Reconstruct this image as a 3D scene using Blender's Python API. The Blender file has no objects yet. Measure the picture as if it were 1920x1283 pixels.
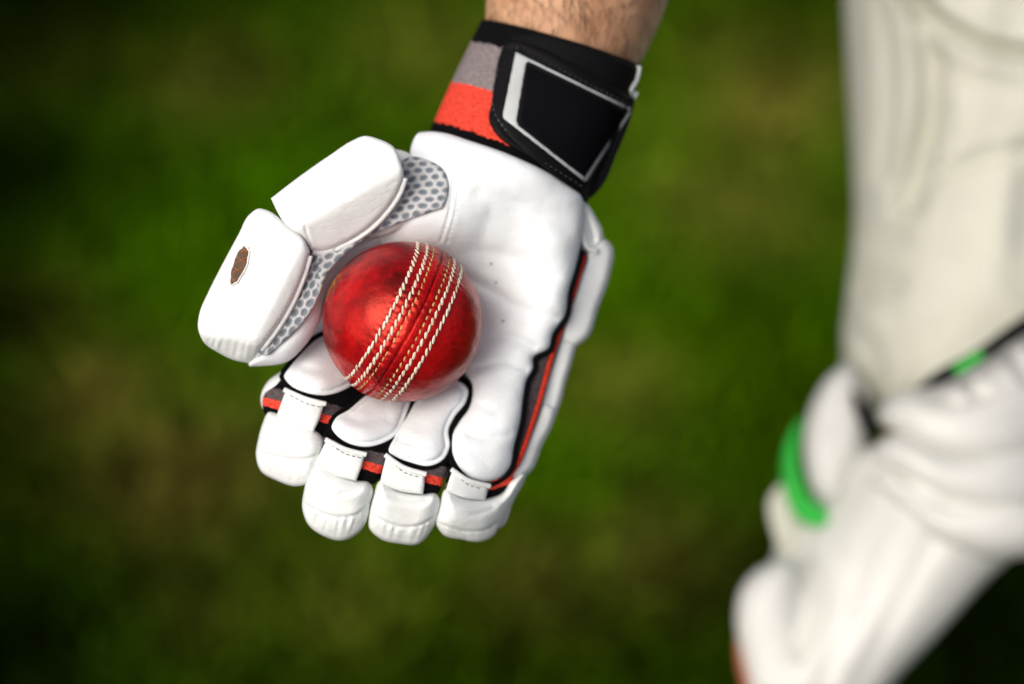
import bpy, bmesh, math, random
import numpy as np
from mathutils import Vector, Matrix
from mathutils.geometry import delaunay_2d_cdt
from mathutils.bvhtree import BVHTree

random.seed(7)
RNG = np.random.default_rng(7)
SC = bpy.context.scene
COL = SC.collection

# ------------------------------------------------------------------ camera
CAM = Vector((0.0, 0.0, 1.60))
PITCH = math.radians(45.0)
LENS, SENSOR = 85.0, 36.0
D = 1.085                                   # distance from lens to the plane through the ball's centre
K = SENSOR / LENS / 1920.0
FWD = Vector((0, math.cos(PITCH), -math.sin(PITCH)))
UP = Vector((0, math.sin(PITCH), math.cos(PITCH)))
RIGHT = Vector((1, 0, 0))
cd = bpy.data.cameras.new('camera')
cam = bpy.data.objects.new('camera', cd)
COL.objects.link(cam)
cam.location = CAM
cam.rotation_euler = (math.pi / 2 - PITCH, 0, 0)
cd.lens, cd.sensor_width, cd.sensor_fit = LENS, SENSOR, 'HORIZONTAL'
cd.clip_start, cd.clip_end = 0.05, 2000
cd.dof.use_dof = True
cd.dof.focus_distance = D - 0.024
cd.dof.aperture_fstop = 2.6
cd.dof.aperture_blades = 0
SC.camera = cam

# ------------------------------------------------------------------ sky, sun, exposure
SUN_TO = Vector((-0.45, -0.50, 0.74)).normalized()
wd = bpy.data.worlds.new('World')
SC.world = wd
wd.use_nodes = True
nt = wd.node_tree
bg = nt.nodes['Background']
sky = nt.nodes.new('ShaderNodeTexSky')
sky.sky_type = 'NISHITA'
sky.sun_disc = False
sky.sun_elevation = math.asin(SUN_TO.z)
sky.sun_rotation = math.atan2(SUN_TO.x, SUN_TO.y)
sky.air_density, sky.dust_density, sky.ozone_density = 0.35, 6.0, 0.3
nt.links.new(sky.outputs[0], bg.inputs[0])
bg.inputs[1].default_value = 0.15
sd = bpy.data.lights.new('sun', 'SUN')
sd.energy, sd.angle, sd.color = 1.3, math.radians(42), (1.0, 0.99, 0.95)
sun = bpy.data.objects.new('sun', sd)
COL.objects.link(sun)
sun.rotation_euler = SUN_TO.to_track_quat('Z', 'Y').to_euler()
sun.location = (-3, 0, 5)
vs = SC.view_settings
vs.view_transform, vs.look, vs.gamma, vs.use_curve_mapping = 'Standard', 'None', 1.0, False
vs.exposure = 0.13
SC.render.engine = 'CYCLES'
SC.cycles.max_bounces = 6
SC.cycles.use_denoising = True

# ------------------------------------------------------------------ coordinates
C3, F3, U3, R3 = (np.array(v) for v in (CAM, FWD, UP, RIGHT))


def W(x, y, z):
    """photo position (1920 wide) and height in mm in front of the ball's plane -> world"""
    x, y, z = np.broadcast_arrays(np.asarray(x, float), np.asarray(y, float), np.asarray(z, float))
    dep = D - z / 1000.0
    return C3 + dep[..., None] * (F3 + ((x - 960) * K)[..., None] * R3 - ((y - 641.5) * K)[..., None] * U3)


def WV(x, y, z):
    return Vector(W(x, y, z))


def GR(x, y):
    v = F3 + (x - 960) * K * R3 - (y - 641.5) * K * U3
    return (C3 + v * (-C3[2] / v[2]))[:2]


# ------------------------------------------------------------------ materials
MATS = {}


def new_mat(name):
    m = bpy.data.materials.new(name)
    m.use_nodes = True
    MATS[name] = m
    return m, m.node_tree, m.node_tree.nodes['Principled BSDF']


def nd(t, kind, **kw):
    n = t.nodes.new('ShaderNode' + kind)
    for k, v in kw.items():
        setattr(n, k, v)
    return n


def noise(t, scale, detail=4, rough=0.55, coord='Object', mapping=None):
    tc = nd(t, 'TexCoord')
    n = nd(t, 'TexNoise')
    n.inputs['Scale'].default_value = scale
    n.inputs['Detail'].default_value = detail
    n.inputs['Roughness'].default_value = rough
    if mapping:
        mp = nd(t, 'Mapping')
        mp.inputs['Scale'].default_value = mapping
        t.links.new(tc.outputs[coord], mp.inputs[0])
        t.links.new(mp.outputs[0], n.inputs['Vector'])
    else:
        t.links.new(tc.outputs[coord], n.inputs['Vector'])
    return n


def ramp(t, src, stops, interp='LINEAR'):
    r = nd(t, 'ValToRGB')
    r.color_ramp.interpolation = interp
    el = r.color_ramp.elements
    while len(el) < len(stops):
        el.new(0.5)
    for e, (p, c) in zip(el, stops):
        e.position = p
        e.color = (*c, 1) if len(c) == 3 else c
    t.links.new(src, r.inputs[0])
    return r


def bump(t, bs, src, strength, dist=0.001, chain=None):
    b = nd(t, 'Bump')
    b.inputs['Strength'].default_value = strength
    b.inputs['Distance'].default_value = dist
    t.links.new(src, b.inputs['Height'])
    if chain is not None:
        t.links.new(chain.outputs[0], b.inputs['Normal'])
    t.links.new(b.outputs[0], bs.inputs['Normal'])
    return b


def leather(name, c0, c1, rough=0.5, fine=1100, s1=0.25, s2=0.5, spec=0.35, wrinkle=0.0):
    m, t, bs = new_mat(name)
    n1 = noise(t, 45, 5)
    r = ramp(t, n1.outputs['Fac'], [(0.3, c1), (0.62, c0)])
    t.links.new(r.outputs[0], bs.inputs['Base Color'])
    n2 = noise(t, fine, 3)
    b1 = bump(t, bs, n2.outputs['Fac'], s1, 0.0004)
    n3 = noise(t, 90, 4, 0.6)
    bump(t, bs, n3.outputs['Fac'], s2, 0.0022, b1)
    if wrinkle:
        tcw = nd(t, 'TexCoord')
        wn = noise(t, 70, 4, 0.6)
        wn.noise_dimensions = '3D'
        mpw = nd(t, 'Mapping')
        mpw.inputs['Scale'].default_value = (0.6, 1.5, 1.5)
        mpw.inputs['Rotation'].default_value = (0.3, 0.2, 0.5)
        t.links.new(tcw.outputs['Object'], mpw.inputs[0])
        t.links.new(mpw.outputs[0], wn.inputs['Vector'])
        sb = nd(t, 'Math', operation='SUBTRACT')
        sb.inputs[1].default_value = 0.5
        ab = nd(t, 'Math', operation='ABSOLUTE')
        t.links.new(wn.outputs['Fac'], sb.inputs[0])
        t.links.new(sb.outputs[0], ab.inputs[0])
        rw = ramp(t, ab.outputs[0], [(0.0, (0, 0, 0)), (0.05, (1, 1, 1))])
        bw = bump(t, bs, rw.outputs[0], wrinkle, 0.0006, [q for q in t.nodes if q.type == 'BUMP'][-1])
        sn = noise(t, 28, 7, 0.7)
        rs_ = ramp(t, sn.outputs['Fac'], [(0.56, (1, 1, 1)), (0.74, (0.86, 0.85, 0.82))])
        mxs = nd(t, 'Mix', data_type='RGBA', blend_type='MULTIPLY')
        mxs.inputs[0].default_value = 1.0
        t.links.new(r.outputs[0], mxs.inputs[6])
        t.links.new(rs_.outputs[0], mxs.inputs[7])
        t.links.new(mxs.outputs[2], bs.inputs['Base Color'])
    n4 = noise(t, 60, 3)
    r4 = ramp(t, n4.outputs['Fac'], [(0.3, (rough - .08,) * 3), (0.7, (rough + .1,) * 3)])
    t.links.new(r4.outputs[0], bs.inputs['Roughness'])
    bs.inputs['Specular IOR Level'].default_value = spec
    return m


leather('palm_leather', (0.765, 0.815, 0.82), (0.735, 0.78, 0.785), 0.55, 1100, 0.25, 0.12, 0.3, 0.14)
leather('guard_leather', (0.735, 0.775, 0.755), (0.71, 0.745, 0.72), 0.45, 1500, 0.15, 0.10, 0.35, 0.15)
leather('pad_leather', (0.66, 0.67, 0.63), (0.62, 0.63, 0.585), 0.5, 400, 0.1, 0.1)
leather('skin', (0.53, 0.31, 0.175), (0.40, 0.205, 0.105), 0.5, 900, 0.3, 0.5)
MATS['skin'].node_tree.nodes['Principled BSDF'].inputs['Subsurface Weight'].default_value = 0.15
MATS['skin'].node_tree.nodes['Principled BSDF'].inputs['Subsurface Radius'].default_value = (0.008, 0.003, 0.0015)
leather('cream_cloth', (0.57, 0.58, 0.49), (0.53, 0.54, 0.45), 0.85, 500, 0.3, 0.3, 0.15)
leather('strap_black', (0.004, 0.004, 0.005), (0.003, 0.003, 0.003), 0.6, 900, 0.3, 0.1, 0.10)
leather('matte_black', (0.005, 0.005, 0.006), (0.004, 0.004, 0.005), 0.7, 1500, 0.1, 0.1, 0.0)
leather('silver_print', (0.45, 0.48, 0.47), (0.36, 0.38, 0.38), 0.4, 1500, 0.2, 0.1, 0.5)
leather('silver_print_dull', (0.27, 0.28, 0.30), (0.2, 0.21, 0.23), 0.4, 1500, 0.2, 0.1, 0.5)
leather('thread_white', (0.82, 0.76, 0.62), (0.68, 0.60, 0.46), 0.8, 2500, 0.5, 0.4, 0.1)
leather('thread_yellow', (0.66, 0.50, 0.20), (0.45, 0.30, 0.1), 0.8, 2500, 0.5, 0.4, 0.1)
leather('green_webbing', (0.02, 0.46, 0.045), (0.015, 0.36, 0.03), 0.6, 500)
leather('brown_grille', (0.13, 0.07, 0.03), (0.07, 0.035, 0.015), 0.6, 900)
leather('copper_line', (0.5, 0.17, 0.04), (0.4, 0.12, 0.03), 0.5, 900)
leather('seam_thread', (0.12, 0.13, 0.13), (0.05, 0.05, 0.05), 0.9, 900)
leather('vent_dark', (0.30, 0.33, 0.33), (0.22, 0.24, 0.24), 0.9, 900)
leather('hair', (0.03, 0.018, 0.01), (0.02, 0.012, 0.008), 0.5, 900)
leather('rust_edge', (0.45, 0.13, 0.06), (0.3, 0.09, 0.04), 0.7, 400)


for tn_, amt_ in (('thread_white', 0.30), ('thread_yellow', 0.45)):
    t = MATS[tn_].node_tree
    bs = t.nodes['Principled BSDF']
    src = bs.inputs['Base Color'].links[0].from_socket
    oi = nd(t, 'ObjectInfo')
    rr_ = ramp(t, oi.outputs['Random'], [(0.0, (0.55, 0.40, 0.25)), (0.35, (0.9, 0.85, 0.76)), (1.0, (1, 1, 1))])
    mx = nd(t, 'Mix', data_type='RGBA', blend_type='MULTIPLY')
    mx.inputs[0].default_value = 0.45
    t.links.new(src, mx.inputs[6])
    t.links.new(rr_.outputs[0], mx.inputs[7])
    t.links.new(mx.outputs[2], bs.inputs['Base Color'])


def knit(name, stops=None, attr=None, scale=900.0):
    """ribbed knit; colour by the 'stripe' attribute when stops are given"""
    m, t, bs = new_mat(name)
    tc = nd(t, 'TexCoord')
    w1 = nd(t, 'TexWave', wave_type='BANDS', bands_direction='X')
    w1.inputs['Scale'].default_value = scale / 100
    w1.inputs['Distortion'].default_value = 3.0
    w1.inputs['Detail Scale'].default_value = 3
    t.links.new(tc.outputs['UV'], w1.inputs['Vector'])
    w2 = nd(t, 'TexWave', wave_type='BANDS', bands_direction='DIAGONAL')
    w2.inputs['Scale'].default_value = scale / 60
    w2.inputs['Distortion'].default_value = 5.0
    t.links.new(tc.outputs['UV'], w2.inputs['Vector'])
    mul = nd(t, 'Math', operation='MULTIPLY')
    t.links.new(w1.outputs['Fac'], mul.inputs[0])
    t.links.new(w2.outputs['Fac'], mul.inputs[1])
    at = nd(t, 'Attribute', attribute_name='stripe')
    n = noise(t, 500, 2)
    ad = nd(t, 'Math', operation='MULTIPLY_ADD')
    ad.inputs[1].default_value = 0.05
    t.links.new(n.outputs['Fac'], ad.inputs[0])
    t.links.new(at.outputs['Fac'], ad.inputs[2])
    r = ramp(t, ad.outputs[0], stops, 'CONSTANT')
    n2 = noise(t, 850, 3, 0.7)
    r2 = ramp(t, n2.outputs['Fac'], [(0.36, (0.35,) * 3), (0.64, (1.2,) * 3)])
    mx = nd(t, 'Mix', data_type='RGBA', blend_type='MULTIPLY')
    mx.inputs[0].default_value = 0.75
    t.links.new(r.outputs[0], mx.inputs[6])
    t.links.new(r2.outputs[0], mx.inputs[7])
    t.links.new(mx.outputs[2], bs.inputs['Base Color'])
    b = bump(t, bs, mul.outputs[0], 0.5, 0.0008)
    bump(t, bs, n2.outputs['Fac'], 0.6, 0.0008, b)
    bs.inputs['Roughness'].default_value = 0.95
    bs.inputs['Specular IOR Level'].default_value = 0.1
    return m


BLK, GRY, ORG = (0.003, 0.003, 0.0035), (0.26, 0.225, 0.225), (0.86, 0.075, 0.042)
knit('cuff_knit', [(0.0, BLK), (0.21, GRY), (0.55, ORG), (0.88, BLK)])
knit('gusset_knit', [(0.0, BLK), (0.30, (0.11, 0.09, 0.092)), (0.50, ORG), (0.64, BLK)])
knit('black_knit', [(0.0, BLK), (0.9, BLK)])
knit('grey_knit', [(0.0, (0.07, 0.055, 0.06)), (0.9, (0.07, 0.055, 0.06))])
knit('orange_knit', [(0.0, (0.52, 0.036, 0.016)), (0.9, (0.52, 0.036, 0.016))])

m, t, bs = new_mat('spacer_mesh')                       # knitted spacer mesh: pale grey, slate in its holes
at = nd(t, 'Attribute', attribute_name='hole')
r = ramp(t, at.outputs['Fac'], [(0.30, (0.52, 0.53, 0.53)), (0.5, (0.24, 0.28, 0.30)), (1.0, (0.14, 0.175, 0.20))])
n = noise(t, 1500, 3, 0.7)
r2 = ramp(t, n.outputs['Fac'], [(0.33, (0.6,) * 3), (0.6, (1.1,) * 3)])
mx = nd(t, 'Mix', data_type='RGBA', blend_type='MULTIPLY')
mx.inputs[0].default_value = 0.6
t.links.new(r.outputs[0], mx.inputs[6])
t.links.new(r2.outputs[0], mx.inputs[7])
t.links.new(mx.outputs[2], bs.inputs['Base Color'])
bump(t, bs, n.outputs['Fac'], 0.5, 0.0006)
bs.inputs['Roughness'].default_value = 0.9


# ------------------------------------------------------------------ object helpers
def tag(o, label=None, cat=None, group=None, kind=None):
    for k, v in (('label', label), ('category', cat), ('group', group), ('kind', kind)):
        if v:
            o[k] = v
    return o


def link(o, parent=None):
    COL.objects.link(o)
    if parent is not None:
        o.parent = parent
        o.matrix_parent_inverse = Matrix.Translation(-PLOC(parent))
    return o


def PLOC(p):
    v = Vector(p.location)
    return v


def empty(name, loc):
    o = bpy.data.objects.new(name, None)
    o.empty_display_size = 0.02
    o.location = loc
    COL.objects.link(o)
    return o


def mesh_obj(name, co, faces, mat, parent=None, smooth=True, uv=None, attrs=None, kind=None):
    me = bpy.data.meshes.new(name)
    me.from_pydata([tuple(c) for c in co], [], faces)
    if smooth:
        me.polygons.foreach_set('use_smooth', [True] * len(me.polygons))
    if uv is not None:
        lay = me.uv_layers.new(name='UVMap')
        li = np.empty(len(me.loops), dtype=np.int32)
        me.loops.foreach_get('vertex_index', li)
        lay.data.foreach_set('uv', np.asarray(uv, dtype=np.float32)[li].ravel())
    for k, v in (attrs or {}).items():
        a = me.attributes.new(k, 'FLOAT', 'POINT')
        a.data.foreach_set('value', np.asarray(v, dtype=np.float32))
    me.materials.append(MATS[mat])
    me.update()
    o = bpy.data.objects.new(name, me)
    if kind:
        o['kind'] = kind
    # the tree is never deeper than thing > part > sub-part, so parents sit at known places
    COL.objects.link(o)
    if parent is not None:
        o.parent = parent
        root = parent
        while root.parent is not None:
            root = root.parent
        if parent is root:
            o.matrix_parent_inverse = Matrix.Translation(-Vector(root.location))
    return o


# ------------------------------------------------------------------ outlines and puffed panels
def curve(pts, closed=True, step=5.0):
    """Catmull-Rom through (x, y) points; a third value 1 marks a corner"""
    P = np.array([p[:2] for p in pts], float)
    cor = [len(p) > 2 and p[2] == 1 for p in pts]
    n = len(P)
    out = []
    segs = n if closed else n - 1
    for i in range(segs):
        a, b = P[i], P[(i + 1) % n]
        pa = P[(i - 1) % n] if (closed or i > 0) else a
        pb = P[(i + 2) % n] if (closed or i + 2 < n) else b
        L = np.linalg.norm(b - a)
        def tan(p, q, r, c):
            if c:
                return np.zeros(2)
            l1, l2 = np.linalg.norm(q - p), np.linalg.norm(r - q)
            if l1 < 1e-6 or l2 < 1e-6:
                return (r - p) / 2
            return ((q - p) / l1 * l2 + (r - q) / l2 * l1) / (l1 + l2) * L
        m0 = tan(pa, a, b, cor[i])
        m1 = tan(a, b, pb, cor[(i + 1) % n])
        k = max(2, int(round(L / step)))
        for j in range(k):
            s = j / k
            h00, h10 = 2 * s**3 - 3 * s**2 + 1, s**3 - 2 * s**2 + s
            h01, h11 = -2 * s**3 + 3 * s**2, s**3 - s**2
            out.append(h00 * a + h10 * m0 + h01 * b + h11 * m1)
    if not closed:
        out.append(P[-1])
    return np.array(out)


def seg_dist(pts, line, closed=True):
    A = line
    B = np.roll(line, -1, axis=0) if closed else line[1:]
    if not closed:
        A = line[:-1]
    best = np.full(len(pts), 1e9)
    AB = B - A
    L2 = np.maximum((AB**2).sum(1), 1e-9)
    for s in range(0, len(pts), 4000):
        q = pts[s:s + 4000]
        tt = np.clip(((q[:, None, :] - A) * AB).sum(2) / L2, 0, 1)
        dd = ((q[:, None, :] - A - tt[..., None] * AB)**2).sum(2)
        best[s:s + 4000] = np.sqrt(dd.min(1))
    return best


def inside(pts, poly):
    x, y = pts[:, 0], pts[:, 1]
    r = np.zeros(len(pts), bool)
    j = len(poly) - 1
    for i in range(len(poly)):
        xi, yi = poly[i]
        xj, yj = poly[j]
        if yi != yj:
            r ^= ((yi > y) != (yj > y)) & (x < (xj - xi) * (y - yi) / (yj - yi) + xi)
        j = i
    return r


def offset(poly, d):
    tn = np.roll(poly, -1, 0) - np.roll(poly, 1, 0)
    tn /= np.maximum(np.linalg.norm(tn, axis=1), 1e-9)[:, None]
    nn = np.stack([-tn[:, 1], tn[:, 0]], 1)
    area = 0.5 * np.sum(poly[:, 0] * np.roll(poly[:, 1], -1) - np.roll(poly[:, 0], -1) * poly[:, 1])
    return poly + nn * (d if area > 0 else -d)      # positive = inwards


def dome(d, r):
    u = np.clip(d / r, 0, 1)
    return np.sqrt(np.maximum(0, 1 - (1 - u)**2))


def vnoise(x, y, scale, seed=0):
    """smooth value noise in [-1, 1]"""
    rg = np.random.default_rng(seed)
    T = rg.uniform(-1, 1, (64, 64))
    u, v = np.asarray(x, float) / scale, np.asarray(y, float) / scale
    i, j = np.floor(u).astype(int), np.floor(v).astype(int)
    a, b = u - i, v - j
    a, b = a * a * (3 - 2 * a), b * b * (3 - 2 * b)
    g = lambda p, q: T[p % 64, q % 64]
    return (g(i, j) * (1 - a) + g(i + 1, j) * a) * (1 - b) + (g(i, j + 1) * (1 - a) + g(i + 1, j + 1) * a) * b


def patch(name, outline, z, mat, parent, puff=4.0, r=20.0, back=3.0, rb=None, step=5.0, grid=6.0,
          creases=(), extra=None, margin=None, attr=None, raw=False, rough=0.0, seed=1, kind=None):
    """a closed cushion: front puffed by `puff` mm over `r` px from the outline, back by `back` mm"""
    poly = np.asarray(outline, float) if raw else curve(outline, True, step)
    keep = np.linalg.norm(poly - np.roll(poly, 1, 0), axis=1) > 0.3
    poly = poly[keep]
    n = len(poly)
    zf = z if callable(z) else (lambda x, y: np.full(np.shape(x), float(z)))
    pts = []
    rs = [r * f for f in (0.03, 0.1, 0.22, 0.4, 0.65)]
    if margin:
        rs += [margin[0] * f for f in (0.5, 0.8, 1.0, 1.25, 1.6)]
    for ri in rs:
        if ri > 0.25:
            q = offset(poly, ri)
            ok = inside(q, poly)
            ok &= seg_dist(q, poly) > ri * 0.93
            pts.append(q[ok])
    lo, hi = poly.min(0), poly.max(0)
    gx, gy = np.meshgrid(np.arange(lo[0], hi[0], grid), np.arange(lo[1], hi[1], grid * 0.87))
    gx = gx + (np.arange(gx.shape[0]) % 2)[:, None] * grid / 2
    g = np.stack([gx.ravel(), gy.ravel()], 1)
    g = g[inside(g, poly)]
    g = g[seg_dist(g, poly) > min(r * 0.7, grid)]
    pts.append(g)
    for c in creases:
        cl = curve(c[0], False, 4.0)
        tn = np.gradient(cl, axis=0)
        tn /= np.maximum(np.linalg.norm(tn, axis=1), 1e-9)[:, None]
        nn = np.stack([-tn[:, 1], tn[:, 0]], 1)
        for k in (-1, -0.4, 0, 0.4, 1):
            q = cl + nn * k * c[2]
            q = q[inside(q, poly)]
            if len(q):
                pts.append(q[seg_dist(q, poly) > 1.0])
    allp = np.vstack([poly] + pts)
    key = np.round(allp / 0.8).astype(int)
    _, idx = np.unique(key[n:], axis=0, return_index=True)
    allp = np.vstack([poly, allp[n:][np.sort(idx)]])
    ev, _, ef, *_ = delaunay_2d_cdt([Vector(p) for p in allp], [], [list(range(n))], 1, 1e-4)
    V = np.array([tuple(v) for v in ev])
    tri = [list(f) for f in ef]
    # boundary of the triangulation
    cnt = {}
    for f in tri:
        for a, b in zip(f, f[1:] + f[:1]):
            k = (min(a, b), max(a, b))
            cnt[k] = cnt.get(k, 0) + 1
    bset = set(v for k, c in cnt.items() if c == 1 for v in k)
    x, y = V[:, 0], V[:, 1]
    d = seg_dist(V, poly)
    d[list(bset)] = 0
    base = zf(x, y)
    if margin:
        mw, mh = margin
        h = mh * dome(d, 4.0) - 0.2 * np.exp(-((d - mw) / (mw * 0.20))**2) + puff * dome(np.maximum(d - mw, 0), r)
    else:
        h = puff * dome(d, r)
    fade = np.clip(d / min(r, 10.0), 0, 1)
    for c in creases:
        cl = curve(c[0], False, 4.0)
        cdst = seg_dist(V, cl, False)
        h = h - c[1] * np.exp(-(cdst / c[2])**2) * fade
        if len(c) > 3:                                   # a soft roll on either side of the crease
            h = h + c[3] * np.exp(-((cdst - 2.2 * c[2]) / (1.6 * c[2]))**2) * fade
    if rough:
        h = h + fade * rough * (vnoise(x, y, 42, seed) + 0.5 * vnoise(x, y, 19, seed + 1))
    if extra is not None:
        h = h + extra(x, y, d) * fade
    hb = back * dome(d, rb or r)
    Fz, Bz = base + h, base - hb
    Fz[list(bset)] = base[list(bset)]
    co = W(x, y, Fz)
    nv = len(V)
    bidx = {}
    extra_co, exi = [], []
    for i in range(nv):
        if i in bset:
            bidx[i] = i
        else:
            bidx[i] = nv + len(exi)
            exi.append(i)
    bc = W(x[exi], y[exi], Bz[exi]) if exi else np.zeros((0, 3))
    co = np.vstack([co, bc])
    faces = []
    for f in tri:
        a, b, c = f[0], f[1], f[2]
        cr = (x[b] - x[a]) * (y[c] - y[a]) - (y[b] - y[a]) * (x[c] - x[a])
        ff = f if cr < 0 else f[::-1]                    # photo y runs down
        faces.append(ff)
        gback = [bidx[i] for i in ff[::-1]]
        if len(set(gback) - bset) > 0:
            faces.append(gback)
    uvx = np.concatenate([x, x[exi]]) / 100
    uvy = np.concatenate([y, y[exi]]) / 100
    at = {}
    for k, fn in (attr or {}).items():
        v = fn(x, y)
        at[k] = np.concatenate([v, v[exi]])
    return mesh_obj(name, co, faces, mat, parent, True, np.stack([uvx, uvy], 1), at, kind)


def tube(name, pts, rad, mat, parent, sides=8, closed=False, flat=1.0, taper=False, kind=None, raw=False, step=4.0):
    """round cord through (x, y) photo points; z is given per point or by a function"""
    P3 = np.asarray(pts, float)
    co, faces = tube_geo(P3, rad, sides, closed, flat, taper)
    return mesh_obj(name, co, faces, mat, parent, kind=kind, uv=np.zeros((len(co), 2)), attrs={'stripe': np.zeros(len(co))})


def tube_geo(P3, rad, sides=8, closed=False, flat=1.0, taper=False, base=0):
    Pw = W(P3[:, 0], P3[:, 1], P3[:, 2])
    n = len(Pw)
    tn = np.gradient(Pw, axis=0)
    if closed:
        tn = np.roll(Pw, -1, 0) - np.roll(Pw, 1, 0)
    tn /= np.maximum(np.linalg.norm(tn, axis=1), 1e-12)[:, None]
    toc = -F3
    side = np.cross(tn, toc)
    side /= np.maximum(np.linalg.norm(side, axis=1), 1e-9)[:, None]
    up = np.cross(side, tn)
    rr = np.full(n, rad / 1000.0) if np.isscalar(rad) else np.asarray(rad) / 1000.0
    if taper:
        s = np.linspace(0, 1, n)
        rr = rr * np.clip(np.minimum(s, 1 - s) * 8 + 0.25, 0, 1)
    co = []
    for i in range(n):
        for k in range(sides):
            a = 2 * math.pi * k / sides
            co.append(Pw[i] + rr[i] * (math.cos(a) * side[i] + flat * math.sin(a) * up[i]))
    faces = []
    m = n if closed else n - 1
    for i in range(m):
        j = (i + 1) % n
        for k in range(sides):
            k2 = (k + 1) % sides
            faces.append([base + i * sides + k, base + j * sides + k, base + j * sides + k2, base + i * sides + k2])
    if not closed:
        faces.append([base + k for k in range(sides)][::1])
        faces.append([base + (n - 1) * sides + k for k in range(sides)][::-1])
    return np.array(co), faces


def along(pts, zf, lift=0.0, step=4.0, closed=False):
    c = curve(pts, closed, step)
    zz = zf(c[:, 0], c[:, 1]) if callable(zf) else np.full(len(c), float(zf))
    return np.column_stack([c, zz + lift])


def dashes(name, pts, zf, lift, rad, mat, parent, dash=7.0, gap=5.0):
    """a run of sewing stitches"""
    c = along(pts, zf, lift, 1.5)
    L = np.concatenate([[0], np.cumsum(np.linalg.norm(np.diff(c[:, :2], axis=0), axis=1))])
    co, fa, s = [], [], 0.0
    while s + dash < L[-1]:
        ss = np.linspace(s, s + dash, 4)
        q = np.column_stack([np.interp(ss, L, c[:, k]) for k in range(3)])
        q[0, 2] -= rad
        q[-1, 2] -= rad
        a, f = tube_geo(q, rad, 5, base=len(co))
        co.extend(a)
        fa.extend(f)
        s += dash + gap
    return mesh_obj(name, np.array(co), fa, mat, parent, kind='stuff')


def tps(ctrl, reg=0.0):
    c = np.array(ctrl, float)
    X, z = c[:, :2] / 100, c[:, 2]
    n = len(X)
    def U(r2):
        return np.where(r2 > 1e-12, r2 * np.log(np.maximum(r2, 1e-12)), 0)
    r2 = ((X[:, None] - X[None])**2).sum(2)
    A = np.zeros((n + 3, n + 3))
    A[:n, :n] = U(r2) + reg * np.eye(n)
    A[:n, n] = 1
    A[:n, n + 1:] = X
    A[n, :n] = 1
    A[n + 1:, :n] = X.T
    w = np.linalg.solve(A, np.concatenate([z, np.zeros(3)]))
    def f(x, y):
        x, y = np.asarray(x, float), np.asarray(y, float)
        q = np.stack([x.ravel(), y.ravel()], 1) / 100
        r2 = ((q[:, None] - X[None])**2).sum(2)
        v = U(r2) @ w[:n] + w[n] + q @ w[n + 1:]
        return v.reshape(x.shape)
    return f


# ------------------------------------------------------------------ ground and grass
def fbm(x, y, s, seed):
    return (vnoise(x, y, s, seed) + 0.5 * vnoise(x, y, s / 2.1, seed + 1) + 0.25 * vnoise(x, y, s / 4.3, seed + 2)) / 1.75


m, t, bs = new_mat('soil')
n = noise(t, 3, 8, 0.65)
r = ramp(t, n.outputs['Fac'], [(0.3, (0.007, 0.010, 0.0005)), (0.55, (0.012, 0.017, 0.0005)), (0.75, (0.024, 0.021, 0.003))])
t.links.new(r.outputs[0], bs.inputs['Base Color'])
n = noise(t, 80, 6, 0.7)
bump(t, bs, n.outputs['Fac'], 0.8, 0.02)
bs.inputs['Roughness'].default_value = 1.0
bs.inputs['Specular IOR Level'].default_value = 0.0
S = 600.0
xs = np.array([-S, -60, -8, -3, -1.5, 0, 1.5, 3, 8, 60, S])
gv = [(a, b, 0.0 if max(abs(a), abs(b)) > 5 else -0.004 * random.random()) for b in xs for a in xs]
nx = len(xs)
gf = [(j * nx + i, j * nx + i + 1, (j + 1) * nx + i + 1, (j + 1) * nx + i) for j in range(nx - 1) for i in range(nx - 1)]
ground = mesh_obj('ground', gv, gf, 'soil')
tag(ground, 'turf soil of the sports field under the grass', 'ground', kind='structure')

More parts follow.
